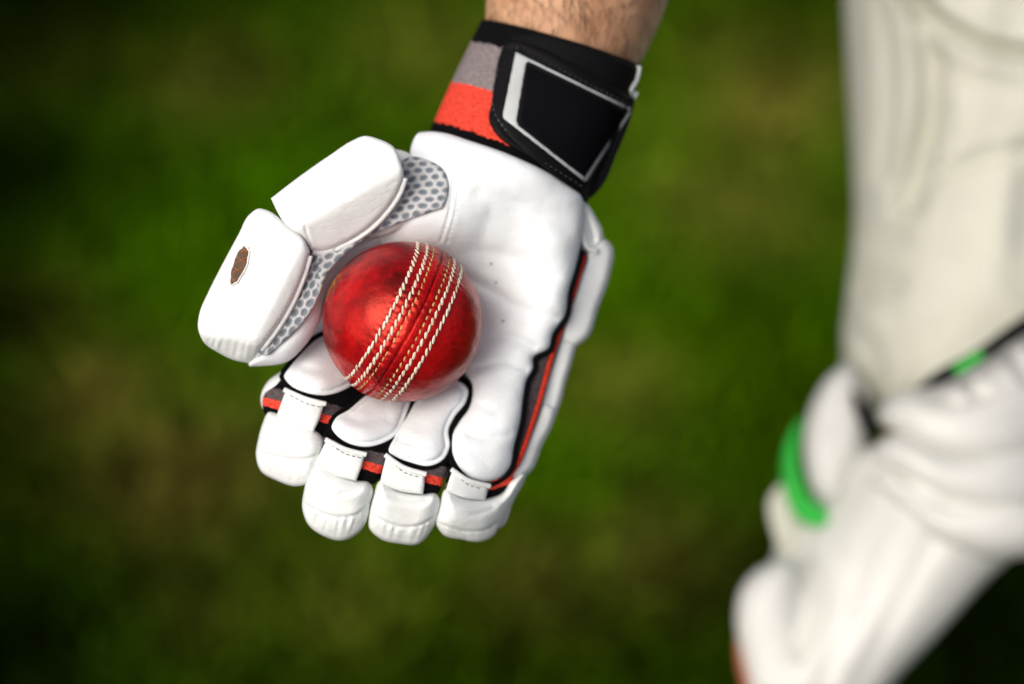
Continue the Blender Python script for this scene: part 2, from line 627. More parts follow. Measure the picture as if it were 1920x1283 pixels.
m, t, bs = new_mat('grass_blade')
at = nd(t, 'Attribute', attribute_name='tint')
t.links.new(at.outputs['Color'], bs.inputs['Base Color'])
bs.inputs['Roughness'].default_value = 0.6
bs.inputs['Specular IOR Level'].default_value = 0.0
PATCHES = [  # photo x, y, radius m, kind, weight: worn straw, lush bright or dark spots of the turf; 'd' mostly paints in edge and corner shade
    (180, 780, .10, 's', .8), (320, 950, .13, 's', .9), (1450, 240, .13, 's', .7), (390, 190, .12, 's', .6),
    (1000, 1130, .10, 's', .55), (1230, 1090, .09, 's', .6), (1400, 420, .14, 's', .5), (640, 1180, .10, 's', .4),
    (360, 1180, .09, 's', .45), (780, 130, .14, 's', .4), (1150, 760, .09, 's', .4), (60, 640, .10, 's', .5),
    (120, 130, .13, 's', .3),
    (460, 330, .22, 'b', .9), (300, 520, .17, 'b', .7), (640, 150, .16, 'b', .7), (1230, 480, .17, 'b', .6),
    (1120, 880, .13, 'b', .5), (600, 1060, .12, 'b', .5), (430, 800, .12, 'b', .5), (1330, 960, .10, 'b', .3),
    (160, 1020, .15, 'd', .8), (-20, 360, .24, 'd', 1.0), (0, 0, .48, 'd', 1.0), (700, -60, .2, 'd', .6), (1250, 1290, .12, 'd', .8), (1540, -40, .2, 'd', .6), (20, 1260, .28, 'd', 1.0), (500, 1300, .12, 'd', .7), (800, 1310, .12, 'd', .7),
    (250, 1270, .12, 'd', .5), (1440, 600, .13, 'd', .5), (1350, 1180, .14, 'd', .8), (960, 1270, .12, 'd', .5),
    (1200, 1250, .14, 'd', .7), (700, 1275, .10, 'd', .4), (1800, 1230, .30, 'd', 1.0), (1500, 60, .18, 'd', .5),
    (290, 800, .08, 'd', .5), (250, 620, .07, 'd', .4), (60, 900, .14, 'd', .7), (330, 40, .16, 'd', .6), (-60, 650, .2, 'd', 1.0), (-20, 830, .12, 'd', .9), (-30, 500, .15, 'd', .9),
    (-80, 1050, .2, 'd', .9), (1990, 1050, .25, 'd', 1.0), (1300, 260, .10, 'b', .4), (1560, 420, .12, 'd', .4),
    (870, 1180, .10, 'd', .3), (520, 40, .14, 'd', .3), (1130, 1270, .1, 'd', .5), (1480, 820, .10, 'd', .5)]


def turf_colour(x, y):
    n1, n2, n3 = fbm(x + 40, y, 0.28, 3), fbm(x, y + 30, 0.16, 11), fbm(x + 9, y + 9, 0.35, 23)
    ws = np.clip(n1 * 1.5 - 0.6, 0, 1) * 0.35
    wb = np.clip(n2 * 1.4 + 0.1, 0, 1) * 0.8
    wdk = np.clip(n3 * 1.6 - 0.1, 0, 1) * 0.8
    for px, py, rr, kind, wt in PATCHES:
        cx, cy = GR(px, py)
        rr = rr * (0.7 if kind == 's' else 1.0)
        jit = 1 + 0.45 * fbm(x, y, 0.12, 31)
        g = wt * np.exp(-(((x - cx)**2 + (y - cy)**2) * jit**2 / (rr * rr)))
        if kind == 's':
            ws = np.maximum(ws, 1.0 * g)
        elif kind == 'b':
            wb = np.maximum(wb, g)
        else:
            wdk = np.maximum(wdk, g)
    base = np.array([0.068, 0.148, 0.0005])
    c = np.tile(base, (len(x), 1))
    c += (np.array([0.09, 0.26, 0.0005]) - c) * wb[:, None]
    c += (np.array([0.33, 0.27, 0.05]) - c) * ws[:, None]
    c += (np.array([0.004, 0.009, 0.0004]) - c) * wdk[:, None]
    return c


def blades(n, x0, x1, y0, y1, h0, h1, w):
    x, y = RNG.uniform(x0, x1, n), RNG.uniform(y0, y1, n)
    return x, y, RNG.uniform(h0, h1, n), np.full(n, w) * RNG.uniform(0.7, 1.3, n)


def build_grass():
    parts = [blades(150000, -0.95, 0.95, 0.75, 2.75, 0.022, 0.05, 0.0042),
             blades(110000, -3, 3, -1, 5, 0.03, 0.06, 0.008)]
    x, y, h, w = (np.concatenate(v) for v in zip(*parts))
    n = len(x)
    a = RNG.uniform(0, 2 * math.pi, n)
    lean = RNG.uniform(0.15, 0.9, n)
    la = RNG.uniform(0, 2 * math.pi, n)
    dx, dy = np.cos(a) * w / 2, np.sin(a) * w / 2
    lx, ly = np.cos(la) * h * lean, np.sin(la) * h * lean
    co = np.zeros((n, 5, 3))
    co[:, 0] = np.stack([x - dx, y - dy, np.full(n, -0.004)], 1)
    co[:, 1] = np.stack([x + dx, y + dy, np.full(n, -0.004)], 1)
    co[:, 2] = np.stack([x - dx * .8 + lx * .4, y - dy * .8 + ly * .4, h * .6], 1)
    co[:, 3] = np.stack([x + dx * .8 + lx * .4, y + dy * .8 + ly * .4, h * .6], 1)
    co[:, 4] = np.stack([x + lx, y + ly, h * (1 - 0.25 * lean)], 1)
    i0 = np.arange(n)[:, None] * 5
    tris = np.concatenate([i0 + [0, 1, 3], i0 + [0, 3, 2], i0 + [2, 3, 4]], 1).reshape(-1)
    nt_ = len(tris) // 3
    me = bpy.data.meshes.new('grass')
    me.vertices.add(n * 5)
    me.vertices.foreach_set('co', co.ravel())
    me.loops.add(len(tris))
    me.loops.foreach_set('vertex_index', tris.astype(np.int32))
    me.polygons.add(nt_)
    me.polygons.foreach_set('loop_start', np.arange(nt_, dtype=np.int32) * 3)
    me.update(calc_edges=True)
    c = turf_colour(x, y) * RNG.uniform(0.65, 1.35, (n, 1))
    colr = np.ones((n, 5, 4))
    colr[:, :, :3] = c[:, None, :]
    at = me.attributes.new('tint', 'FLOAT_COLOR', 'POINT')
    at.data.foreach_set('color', colr.astype(np.float32).ravel())
    me.materials.append(MATS['grass_blade'])
    o = bpy.data.objects.new('grass', me)
    COL.objects.link(o)
    tag(o, 'short mown grass with straw spots across the field and edge darkening painted into its colour', 'grass', kind='stuff')


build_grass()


# ------------------------------------------------------------------ person: one continuous body, clothing as children
def skin(name, verts, edges, radii, mat, parent=None, sub=2, push=None):
    me = bpy.data.meshes.new(name)
    me.from_pydata([tuple(v) for v in verts], edges, [])
    o = bpy.data.objects.new(name, me)
    COL.objects.link(o)
    o.modifiers.new('skin', 'SKIN').use_smooth_shade = True
    for i, sv in enumerate(me.skin_vertices[0].data):
        rr = radii[i]
        sv.radius = (rr, rr) if np.isscalar(rr) else rr
        sv.use_root = (i == 0)
    ss = o.modifiers.new('sub', 'SUBSURF')
    ss.levels = ss.render_levels = sub
    dg = bpy.context.evaluated_depsgraph_get()
    ev = o.evaluated_get(dg)
    me2 = bpy.data.meshes.new_from_object(ev)
    o.modifiers.clear()
    o.data = me2
    bpy.data.meshes.remove(me)
    me2.name = name
    if push is not None:
        co = np.empty(len(me2.vertices) * 3)
        no = np.empty(len(me2.vertices) * 3)
        me2.vertices.foreach_get('co', co)
        me2.vertices.foreach_get('normal', no)
        co, no = co.reshape(-1, 3), no.reshape(-1, 3)
        co += no * push(co)[:, None]
        me2.vertices.foreach_set('co', co.ravel())
        me2.update()
    me2.polygons.foreach_set('use_smooth', [True] * len(me2.polygons))
    me2.materials.clear()
    me2.materials.append(MATS[mat])
    if parent is not None:
        o.parent = parent
    return o


wrist_in = WV(1005, 215, -60)
pelvis = Vector((0.42, 1.40, 0.95))
chest = Vector((0.42, 1.47, 1.28))
neck = Vector((0.42, 1.47, 1.47))
sh_r, sh_l = Vector((0.235, 1.47, 1.39)), Vector((0.605, 1.47, 1.39))
elbow = WV(1215, -720, -225)
hip_r, hip_l = Vector((0.335, 1.39, 0.90)), Vector((0.515, 1.39, 0.90))
knee = WV(1765, 800, -415)
ankle = WV(1330, 1640, -505)
ankle.z = max(ankle.z, 0.09)
bv = [pelvis, Vector((0.42, 1.43, 1.10)), chest, neck, Vector((0.42, 1.46, 1.53)),
      sh_r, (sh_r + elbow) / 2, elbow, WV(1120, -310, -140), WV(1090, -60, -88), WV(1054, 90, -70), wrist_in,
      sh_l, Vector((0.66, 1.46, 1.10)), Vector((0.66, 1.30, 0.92)),
      hip_r, (hip_r + knee) / 2, knee, (knee + ankle) / 2, ankle, ankle + Vector((0.0, -0.13, -0.045)),
      hip_l, Vector((0.56, 1.40, 0.50)), Vector((0.57, 1.42, 0.09)), Vector((0.57, 1.29, 0.045))]
be = [(0, 1), (1, 2), (2, 3), (3, 4), (2, 5), (5, 6), (6, 7), (7, 8), (8, 9), (9, 10), (10, 11), (2, 12), (12, 13), (13, 14),
      (0, 15), (15, 16), (16, 17), (17, 18), (18, 19), (19, 20), (0, 21), (21, 22), (22, 23), (23, 24)]
br = [.11, .12, .13, .06, .055, .055, .046, .042, .052, .0515, .0395, .033, .055, .045, .036,
      .055, .04, .03, .035, .034, .032, .085, .055, .038, .032]
person = skin('person', bv, be, br, 'skin')
tag(person, 'person in cream cricket trousers holding out a bare hairy forearm', 'person')

# hairs on the forearm
bvh = BVHTree.FromObject(person, bpy.context.evaluated_depsgraph_get())
hc, hf = [], []
ax = WV(1110, -120, -100) - WV(1040, 110, -62)
ax = np.array(ax.normalized())
for i in range(2000):
    px, py = random.uniform(880, 1330), random.uniform(-520, 135)
    dr = Vector(W(px, py, 100)) - CAM
    hit, no, _, _ = bvh.ray_cast(CAM, dr.normalized())
    if hit is None or random.random() < 0.25 * (1 - abs(px - 1080) / 200):
        continue
    hit, no = np.array(hit), np.array(no)
    swirl = np.cross(no, ax)
    g = vnoise(px, py, 120, 77)
    dirn = -ax * (0.55 + 0.3 * random.random()) + swirl * (0.9 * g + random.uniform(-.35, .35))
    dirn -= no * dirn.dot(no)
    dirn /= np.linalg.norm(dirn)
    Ln, lift = random.uniform(0.008, 0.017), random.uniform(0.10, 0.30)
    bend = np.cross(no, dirn) * random.uniform(-.35, .35)
    sd_ = np.cross(dirn, no)
    b0 = len(hc)
    for k in range(5):
        s = k / 4
        c = hit + dirn * Ln * s + no * (Ln * lift * math.sin(s * 2.3)) + bend * Ln * s * s
        rr = 0.00014 * (1 - 0.75 * s)
        for a in range(3):
            an = a * 2.094
            hc.append(c + rr * (math.cos(an) * sd_ + math.sin(an) * no))
    for k in range(4):
        for a in range(3):
            hf.append([b0 + k * 3 + a, b0 + k * 3 + (a + 1) % 3, b0 + k * 3 + 3 + (a + 1) % 3, b0 + k * 3 + 3 + a])
hr = mesh_obj('arm_hair', np.array(hc), hf, 'hair', person, kind='stuff')

# shirt and trousers (above and beside the frame they simply go on)
sv_ = [Vector((0.42, 1.41, 0.98)), Vector((0.42, 1.43, 1.10)), chest, Vector((0.42, 1.47, 1.43)), sh_r, (sh_r + elbow) / 2,
       sh_l, Vector((0.655, 1.46, 1.15))]
skin('shirt', sv_, [(0, 1), (1, 2), (2, 3), (2, 4), (4, 5), (2, 6), (6, 7)], [.155, .145, .155, .085, .075, .065, .075, .062],
     'cream_cloth', person)
skin('trousers', [pelvis + Vector((0, 0, .02)), hip_r + Vector((.02, .02, .02)), hip_l, Vector((0.56, 1.40, 0.50)), Vector((0.57, 1.42, 0.11))],
     [(0, 1), (0, 2), (2, 3), (3, 4)], [.15, .10, .10, .078, .06], 'cream_cloth', person)


def trouser_folds(x, y, d):
    v = 3.2 * vnoise(x + y * 0.12, y * 0.30, 62, 5) + 1.5 * vnoise(x, y * 0.8, 45, 6)
    v += 5 * np.sin((y + 0.35 * x) / 26.0) * np.exp(-((x - 1620) / 60)**2) * np.clip((y - 360) / 200, 0, 1)
    return v


patch('trouser_leg', [(1640, -620), (1590, -300), (1582, 0), (1590, 150), (1598, 300), (1602, 420), (1590, 540), (1580, 640), (1590, 720), (1650, 790),
                      (1760, 850), (1960, 840), (2110, 700), (2140, 400), (2170, 0), (2230, -400), (2290, -700), (2230, -900), (2000, -960), (1760, -880)],
      lambda x, y: -425 + 0.0 * x, 'cream_cloth', person, puff=100, r=270, back=95, step=14, grid=11,
      creases=[([(1690, -40), (1742, 90), (1742, 230), (1705, 380)], 20, 26), ([(1655, -20), (1668, 140), (1660, 330)], 7, 20), ([(1690, -40), (1755, 35), (1840, 82), (2000, 112)], 13, 14, 6),
               ([(1755, 335), (1840, 300), (1960, 275)], 7, 18), ([(1585, 440), (1640, 452), (1690, 440)], 6, 16), ([(1580, 530), (1630, 545), (1680, 535)], 6, 16),
               ([(1585, 610), (1630, 650), (1650, 710)], 7, 18)], extra=trouser_folds)

# ------------------------------------------------------------------ leg guard strapped over the knee
guard = empty('leg_guard', tuple(W(1500, 1400, -480)))
tag(guard, 'blurred white leg guard with green strap, worn below the cream trousers', 'leg guard')
zg = tps([(1480, 700, -415), (1480, 1000, -415), (1400, 1200, -385), (1640, 900, -345), (1900, 700, -340), (1900, 950, -335), (1600, 1200, -355),
          (2050, 800, -375), (1640, 1350, -365), (1750, 1100, -345)])
patch('shin_panel', [(1600, 850), (1520, 940), (1462, 1010), (1440, 1130), (1400, 1300), (1360, 1480), (1500, 1500), (1600, 1370), (1672, 1283),
                     (1760, 1190), (1850, 1090), (1930, 1010), (1960, 900), (1800, 840)], lambda x, y: zg(x, y) - 8, 'pad_leather', guard,
      puff=34, r=110, back=45, step=12, grid=10,
      creases=[([(1690, 900), (1610, 1080), (1540, 1300)], 2, 18, 0.8), ([(1790, 930), (1710, 1090), (1600, 1290)], 2, 18, 0.8),
               ([(1500, 1030), (1540, 1130), (1500, 1230)], 10, 14, 3)])
for k, (a, b, c) in enumerate([((1655, 775), (1790, 800), (1990, 775)), ((1640, 850), (1790, 900), (1990, 890)), ((1625, 905), (1770, 985), (1960, 985))]):
    ww = (58, 50, 46)[k]
    oc = [(a[0] - 10, a[1] + 10), (a[0] + 20, a[1] - ww * .62), (b[0], b[1] - ww), (c[0], c[1] - ww), (c[0] + 60, c[1]), (c[0], c[1] + ww),
          (b[0], b[1] + ww), (a[0] + 20, a[1] + ww * .55)]
    patch('knee_roll', oc, lambda x, y: zg(x, y) + 12, 'pad_leather', guard, puff=24, r=52, back=20, step=12, grid=10)
patch('top_flap', [(1655, 770), (1720, 735), (1820, 675), (1920, 612), (2040, 560), (2090, 700), (1980, 800), (1800, 810), (1680, 800)],
      lambda x, y: zg(x, y) + 10, 'pad_leather', guard, puff=18, r=60, back=16, step=12, grid=10,
      creases=[([(1800, 690), (1850, 760), (1900, 800)], 5, 12, 2), ([(1880, 640), (1940, 720), (1990, 780)], 5, 12, 2)])
fb = patch('flap_binding', [(1715, 732, 1), (1740, 708), (1830, 655), (1930, 586), (2050, 530, 1), (2055, 565, 1), (1935, 622), (1840, 680), (1745, 728)],
           lambda x, y: zg(x, y) + 44, 'strap_black', guard, puff=14, r=16, back=9, step=9, grid=9)
patch('green_patch', [(1783, 690, 1), (1838, 654, 1), (1848, 672, 1), (1796, 703, 1)], lambda x, y: zg(x, y) + 58, 'green_webbing', guard,
      puff=2, r=5, back=3, step=8, grid=8)
patch('knee_wing', [(1588, 683), (1625, 740), (1632, 800), (1610, 880), (1570, 950), (1535, 935), (1512, 880), (1508, 820), (1525, 750), (1560, 700)],
      -365, 'pad_leather', guard, puff=24, r=46, back=20, step=9, grid=9)
patch('strap_slot', [(1598, 730), (1618, 752), (1644, 800), (1634, 838), (1616, 800), (1600, 760)], -339, 'strap_black', guard, puff=4, r=12, back=4,
      step=7, grid=7)
patch('green_strap', [(1507, 780), (1480, 815), (1466, 870), (1472, 930), (1500, 978), (1535, 990), (1556, 976), (1548, 956), (1524, 938), (1504, 892),
                      (1497, 830)], lambda x, y: -373 + 0.12 * (x - 1500), 'green_webbing', guard, puff=7, r=16, back=10, step=8, grid=8)
patch('strap_backing', [(1478, 900), (1445, 930), (1450, 1000), (1475, 1050), (1500, 1000), (1500, 960)], -397, 'cream_cloth', guard, puff=6, r=16,
      back=8, step=8, grid=9)
patch('calf_wing', [(1480, 1050), (1430, 1062), (1392, 1100), (1380, 1160), (1392, 1230), (1420, 1320), (1470, 1400), (1520, 1300), (1510, 1150)],
      -370, 'pad_leather', guard, puff=26, r=60, back=22, step=10, grid=10)
patch('rust_lining', [(1384, 1185), (1382, 1230), (1405, 1320), (1440, 1400), (1450, 1330), (1410, 1250)], -383, 'rust_edge', guard, puff=6, r=14,
      back=8, step=9, grid=9)

# ------------------------------------------------------------------ the hand surface the glove is built on
zh = tps([(790, 250, -22), (900, 270, -12), (1000, 310, -12), (1095, 385, -30), (830, 340, -10), (760, 420, -13), (850, 430, -15),
          (950, 400, -18), (1050, 450, -24), (1085, 480, -32), (950, 500, -33), (1040, 560, -26), (860, 520, -42), (755, 600, -47), (700, 500, -38),
          (950, 620, -31), (1010, 650, -27), (930, 730, -21), (990, 730, -25), (950, 800, -15), (900, 860, -8), (960, 870, -15),
          (640, 660, -30), (600, 710, -10), (560, 790, 3), (540, 870, 0), (500, 760, -6),
          (720, 760, -18), (680, 810, -1), (640, 890, 7), (620, 980, 2), (830, 750, -20), (790, 830, -4), (770, 900, 3), (750, 990, -2),
          (870, 950, -4), (860, 1000, -8), (930, 970, -17), (1130, 560, -40), (660, 940, 4)], 0.02)
up_ = lambda dz: (lambda x, y: zh(x, y) + dz)

glove = empty('batting_glove', tuple(W(960, 640, -70)))
tag(glove, 'white leather batting glove with orange trim, cupped around the red ball', 'glove')

# --- cuff: a knitted sleeve round the wrist
CL0, CR0, CL1, CR1 = (np.array(p, float) for p in ((903, 38), (1206, 128), (800, 262), (1098, 384)))
ZC0, ZC1, CDF = -62.0, -42.0, 31.0
BOW = -11.0


def cuff_pt(s, th, grow=0.0):
    s, th = np.broadcast_arrays(np.asarray(s, float), np.asarray(th, float))
    L = CL0 + s[..., None] * (CL1 - CL0)
    R = CR0 + s[..., None] * (CR1 - CR0)
    c, h = (L + R) / 2, (R - L) / 2
    hl = np.linalg.norm(h, axis=-1)
    g = 1 + grow / (hl * 0.25)
    p = c + h * (np.cos(th) * g)[..., None]
    axis = np.array([-0.40, 0.92])
    p = p + axis * (BOW * np.sin(th))[..., None]
    z = ZC0 + s * (ZC1 - ZC0) + (CDF + grow) * np.sin(th)
    return p[..., 0], p[..., 1], z


def zcuff(x, y):
    x, y = np.asarray(x, float), np.asarray(y, float)
    s = np.full(x.shape, 0.5)
    th = np.full(x.shape, math.pi / 2)
    p = np.stack([x, y], -1)
    axis = np.array([-0.40, 0.92])
    for _ in range(25):
        q = p - axis * (BOW * np.sin(th))[..., None]
        L = CL0 + s[..., None] * (CL1 - CL0)
        R = CR0 + s[..., None] * (CR1 - CR0)
        tt = np.clip(((q - (L + R) / 2) * (R - L)).sum(-1) / ((R - L)**2).sum(-1) * 2, -0.995, 0.995)
        th = np.arccos(tt)
        pt = (L + R) / 2 + (R - L) / 2 * tt[..., None]
        s = s + ((q - pt) * axis).sum(-1) / 245.0
    return ZC0 + s * (ZC1 - ZC0) + CDF * np.sin(th)


def cuff_shell(name, s0, s1, ns, mat, grow, thick, wob=0.0, t0=0.0, t1=2 * math.pi, nth=120):
    ss = np.linspace(s0, s1, ns)
    th = np.linspace(t0, t1, nth, endpoint=False)
    co, st, uv, fa = [], [], [], []
    prof = [(s, grow + 0.5 * vn) for s, vn in zip(ss, np.zeros(ns))] + [(s, grow - thick) for s in ss[::-1]]
    for s, g in prof:
        bulge = wob * math.sin(min(max((s - s0) / (s1 - s0), 0), 1) * math.pi)
        x, y, z = cuff_pt(np.full(nth, s), th, g + bulge)
        rp = 0.35 * vnoise(th * 60, np.full(nth, s * 300), 25, 9)
        co.append(W(x, y, z + rp))
        st.append(np.full(nth, s) + 0.01 * vnoise(th * 60, th * 0, 6, 4))
        uv.append(np.stack([th * 1.2, np.full(nth, s * 2.4)], 1))
    m_ = len(prof)
    for i in range(m_):
        j = (i + 1) % m_
        for k in range(nth):
            k2 = (k + 1) % nth
            fa.append([i * nth + k, i * nth + k2, j * nth + k2, j * nth + k])
    return mesh_obj(name, np.vstack(co), fa, mat, glove, True, np.vstack(uv), {'stripe': np.concatenate(st)})


cuff_shell('wrist_cuff', 0.0, 1.10, 40, 'cuff_knit', 0.0, 3.0, 0.8)
# upper end of the strap under the flap, white tag at its edge
patch('strap_underlay', [(958, 68), (1000, 62), (1080, 82), (1200, 128, 1), (1196, 150), (1188, 190, 1), (1100, 170), (985, 110)],
      lambda x, y: zcuff(x, y) + 0.8, 'strap_black', glove, puff=1.6, r=7, back=1.0, grid=8)
strap = patch('wrist_strap', [(962, 74), (972, 76), (1080, 124), (1191, 188, 1), (1186, 210), (1160, 280), (1118, 362), (1106, 372), (1080, 358), (1000, 300),
                              (926, 246), (917, 228), (922, 190), (938, 100), (946, 80)], lambda x, y: zcuff(x, y) + 2.6, 'strap_black', glove,
              puff=2.2, r=7, back=2.0, grid=7, creases=[([(972, 88), (950, 92), (930, 215), (940, 235), (1090, 350)], 0.5, 2.5), ([(972, 88), (1180, 196)], 0.5, 2.5)])
zs = lambda dz: (lambda x, y: zcuff(x, y) + 4.75 + dz)
patch('strap_print', [(967, 98, 1), (1182, 203, 1), (1180, 207, 1), (991, 115, 1), (986, 119, 1), (968, 226, 1), (972, 236, 1), (1096, 333, 1), (1093, 338, 1), (944, 222, 1),
                      (943, 214, 1)], zs(0), 'silver_print', strap, puff=0.3, r=2, back=0.6, grid=8)
patch('strap_print', [(1180, 209, 1), (1183, 211, 1), (1101, 339, 1), (1094, 341, 1), (1097, 333, 1)], zs(0), 'silver_print_dull', strap, puff=0.25, r=2, back=0.6, grid=8)
patch('strap_panel', [(994, 124, 1), (1176, 213, 1), (1095, 327, 1), (977, 234, 1), (975, 226, 1), (988, 128, 1)], zs(-0.1), 'matte_black', strap, puff=0.5, r=4, back=0.6, grid=9)
dashes('strap_stitching', [(960, 92), (953, 100), (932, 222), (942, 236), (1094, 352)], zs(-0.3), 0, 0.22, 'seam_thread', strap, 6, 5)
dashes('strap_stitching', [(968, 90), (1184, 198)], zs(-0.3), 0, 0.22, 'seam_thread', strap, 6, 5)
tube('pull_tag', along([(1196, 124), (1190, 150), (1180, 172), (1194, 180)], lambda x, y: zcuff(x, y) - 1, 1.5), 1.9, 'guard_leather', glove, 8, flat=0.6)

# --- back of the hand: padded sheath that carries everything
patch('back_panel', [(800, 262), (950, 290), (1085, 385), (1105, 470), (1080, 560), (1045, 640), (1010, 760), (960, 870), (900, 900), (760, 870), (640, 800), (560, 720),
                     (600, 600), (680, 470), (760, 360)], up_(-16), 'guard_leather', glove, puff=6, r=40, back=14, step=9, grid=12)

# protective rolls along the little-finger edge
for oc, dz in (([(1104, 462), (1132, 447), (1148, 462), (1145, 512), (1124, 574), (1096, 640), (1078, 650), (1052, 640), (1062, 590), (1080, 535), (1094, 490)], -10),
               ([(1062, 622), (1082, 634), (1077, 664), (1063, 712), (1048, 766), (1038, 786), (1010, 780), (1016, 730), (1034, 676)], -12),
               ([(1022, 752), (1042, 764), (1039, 790), (1018, 834), (994, 886), (984, 894), (958, 882), (980, 838), (998, 796)], -10),
               ([(976, 856), (992, 872), (986, 896), (963, 940), (938, 990), (916, 992), (914, 950), (932, 915), (950, 888)], -10)):
    patch('edge_roll', oc, up_(dz), 'guard_leather', glove, puff=7, r=13, back=11, rb=24, grid=6, rough=0.25)
# white loop by the strap
patch('edge_tongue', [(1086, 374), (1100, 382), (1118, 408), (1131, 436), (1130, 458), (1112, 474), (1094, 470), (1084, 440), (1082, 404)], up_(-7), 'guard_leather', glove, puff=4, r=10, back=6, grid=6,
      creases=[([(1100, 405), (1110, 430), (1114, 452)], 2.2, 3.5, .8)])
tube('cord_loop', along([(1090, 378), (1088, 410), (1092, 440), (1102, 464), (1118, 472)], up_(-2.5), 0, 3), 1.5, 'guard_leather', glove, 10)
# side gusset: knitted strip between palm and rolls
edge = [(1096, 478), (1078, 540), (1056, 604), (1034, 668), (1014, 742), (990, 816), (966, 876), (944, 902)]
patch('side_gusset', [(1070, 470), (1098, 474), (1080, 540), (1056, 610), (1034, 674), (1013, 752), (988, 824), (956, 892), (912, 914), (900, 880), (940, 820), (965, 740),
                      (985, 680), (1030, 600)], up_(-3.0), 'grey_knit', glove, puff=3.0, r=8, back=5, grid=8, attr={'stripe': lambda x, y: x * 0 + .3})
tube('orange_trim', along(edge, up_(-0.5), 0, 4), 1.3, 'orange_knit', glove, 8, flat=0.8)

# --- palm with the little finger in one leather
palm_o = [(802, 247), (830, 249), (880, 264), (960, 292), (1050, 338), (1092, 372), (1094, 400), (1090, 450), (1080, 500), (1066, 548), (1060, 590), (1036, 628), (1030, 652),
          (1000, 672), (1000, 690), (988, 712), (982, 742), (976, 790), (964, 838), (956, 876), (940, 894), (914, 904), (884, 898), (860, 876), (847, 846), (848, 816),
          (862, 790), (880, 764), (884, 720), (860, 690), (780, 690), (690, 640), (650, 560), (680, 470), (693, 444, 1), (740, 418), (770, 380), (768, 300), (772, 270), (784, 250)]
palm = patch('palm', palm_o, up_(1.0), 'palm_leather', glove, puff=5.4, r=34, back=10, step=4, grid=5, rough=0.25, seed=3,
             creases=[([(870, 520), (920, 545), (960, 570), (1015, 590), (1056, 600)], 1.0, 9, .5), ([(905, 640), (950, 632), (1000, 650)], 1.1, 8, .5),
                      ([(890, 470), (960, 480), (1040, 520)], 0.8, 14, .4), ([(895, 690), (940, 680), (985, 692)], 0.9, 7, .4), ([(895, 760), (930, 770), (970, 760)], 0.3, 8, .2),
                      ([(880, 815), (910, 822), (955, 815)], 0.6, 7, .35), ([(852, 290), (850, 340), (842, 400), (826, 452)], 0.6, 2.5, .25), ([(862, 292), (860, 345), (852, 405), (838, 455)], 0.35, 2.5, .15),
                      ([(800, 285), (850, 290), (960, 330), (1060, 400)], 0.5, 18, .4), ([(900, 360), (980, 385), (1060, 430)], .6, 14, .4), ([(920, 400), (905, 450), (912, 500)], 0.5, 12, .3)])
tube('palm_binding', along([(1092, 470), (1082, 505), (1069, 550), (1063, 592), (1040, 628), (1032, 656), (1002, 676), (1002, 692), (990, 714), (984, 744), (978, 792), (966, 840), (958, 880), (940, 899), (914, 909), (882, 903), (856, 880), (842, 848), (842, 814), (857, 786), (876, 762), (881, 722)], up_(1.2), 0, 4), 1.45, 'black_knit', glove, 8)
for x, y in ((921, 495), (893, 515), (930, 530), (943, 602)):
    a = np.linspace(0, 2 * math.pi, 10, endpoint=False)
    patch('vent_hole', np.stack([x + 2.9 * np.cos(a), y + 2.4 * np.sin(a)], 1), up_(7.2), 'vent_dark', palm, puff=0.15, r=3, back=0.6, grid=4, raw=True)
dashes('palm_stitching', [(853, 290), (851, 340), (843, 400), (827, 450)], up_(6.9), 0, 0.16, 'palm_leather', palm, 5, 4)
dashes('palm_stitching', [(863, 292), (861, 345), (853, 405), (839, 455)], up_(7.1), 0, 0.16, 'palm_leather', palm, 5, 4)

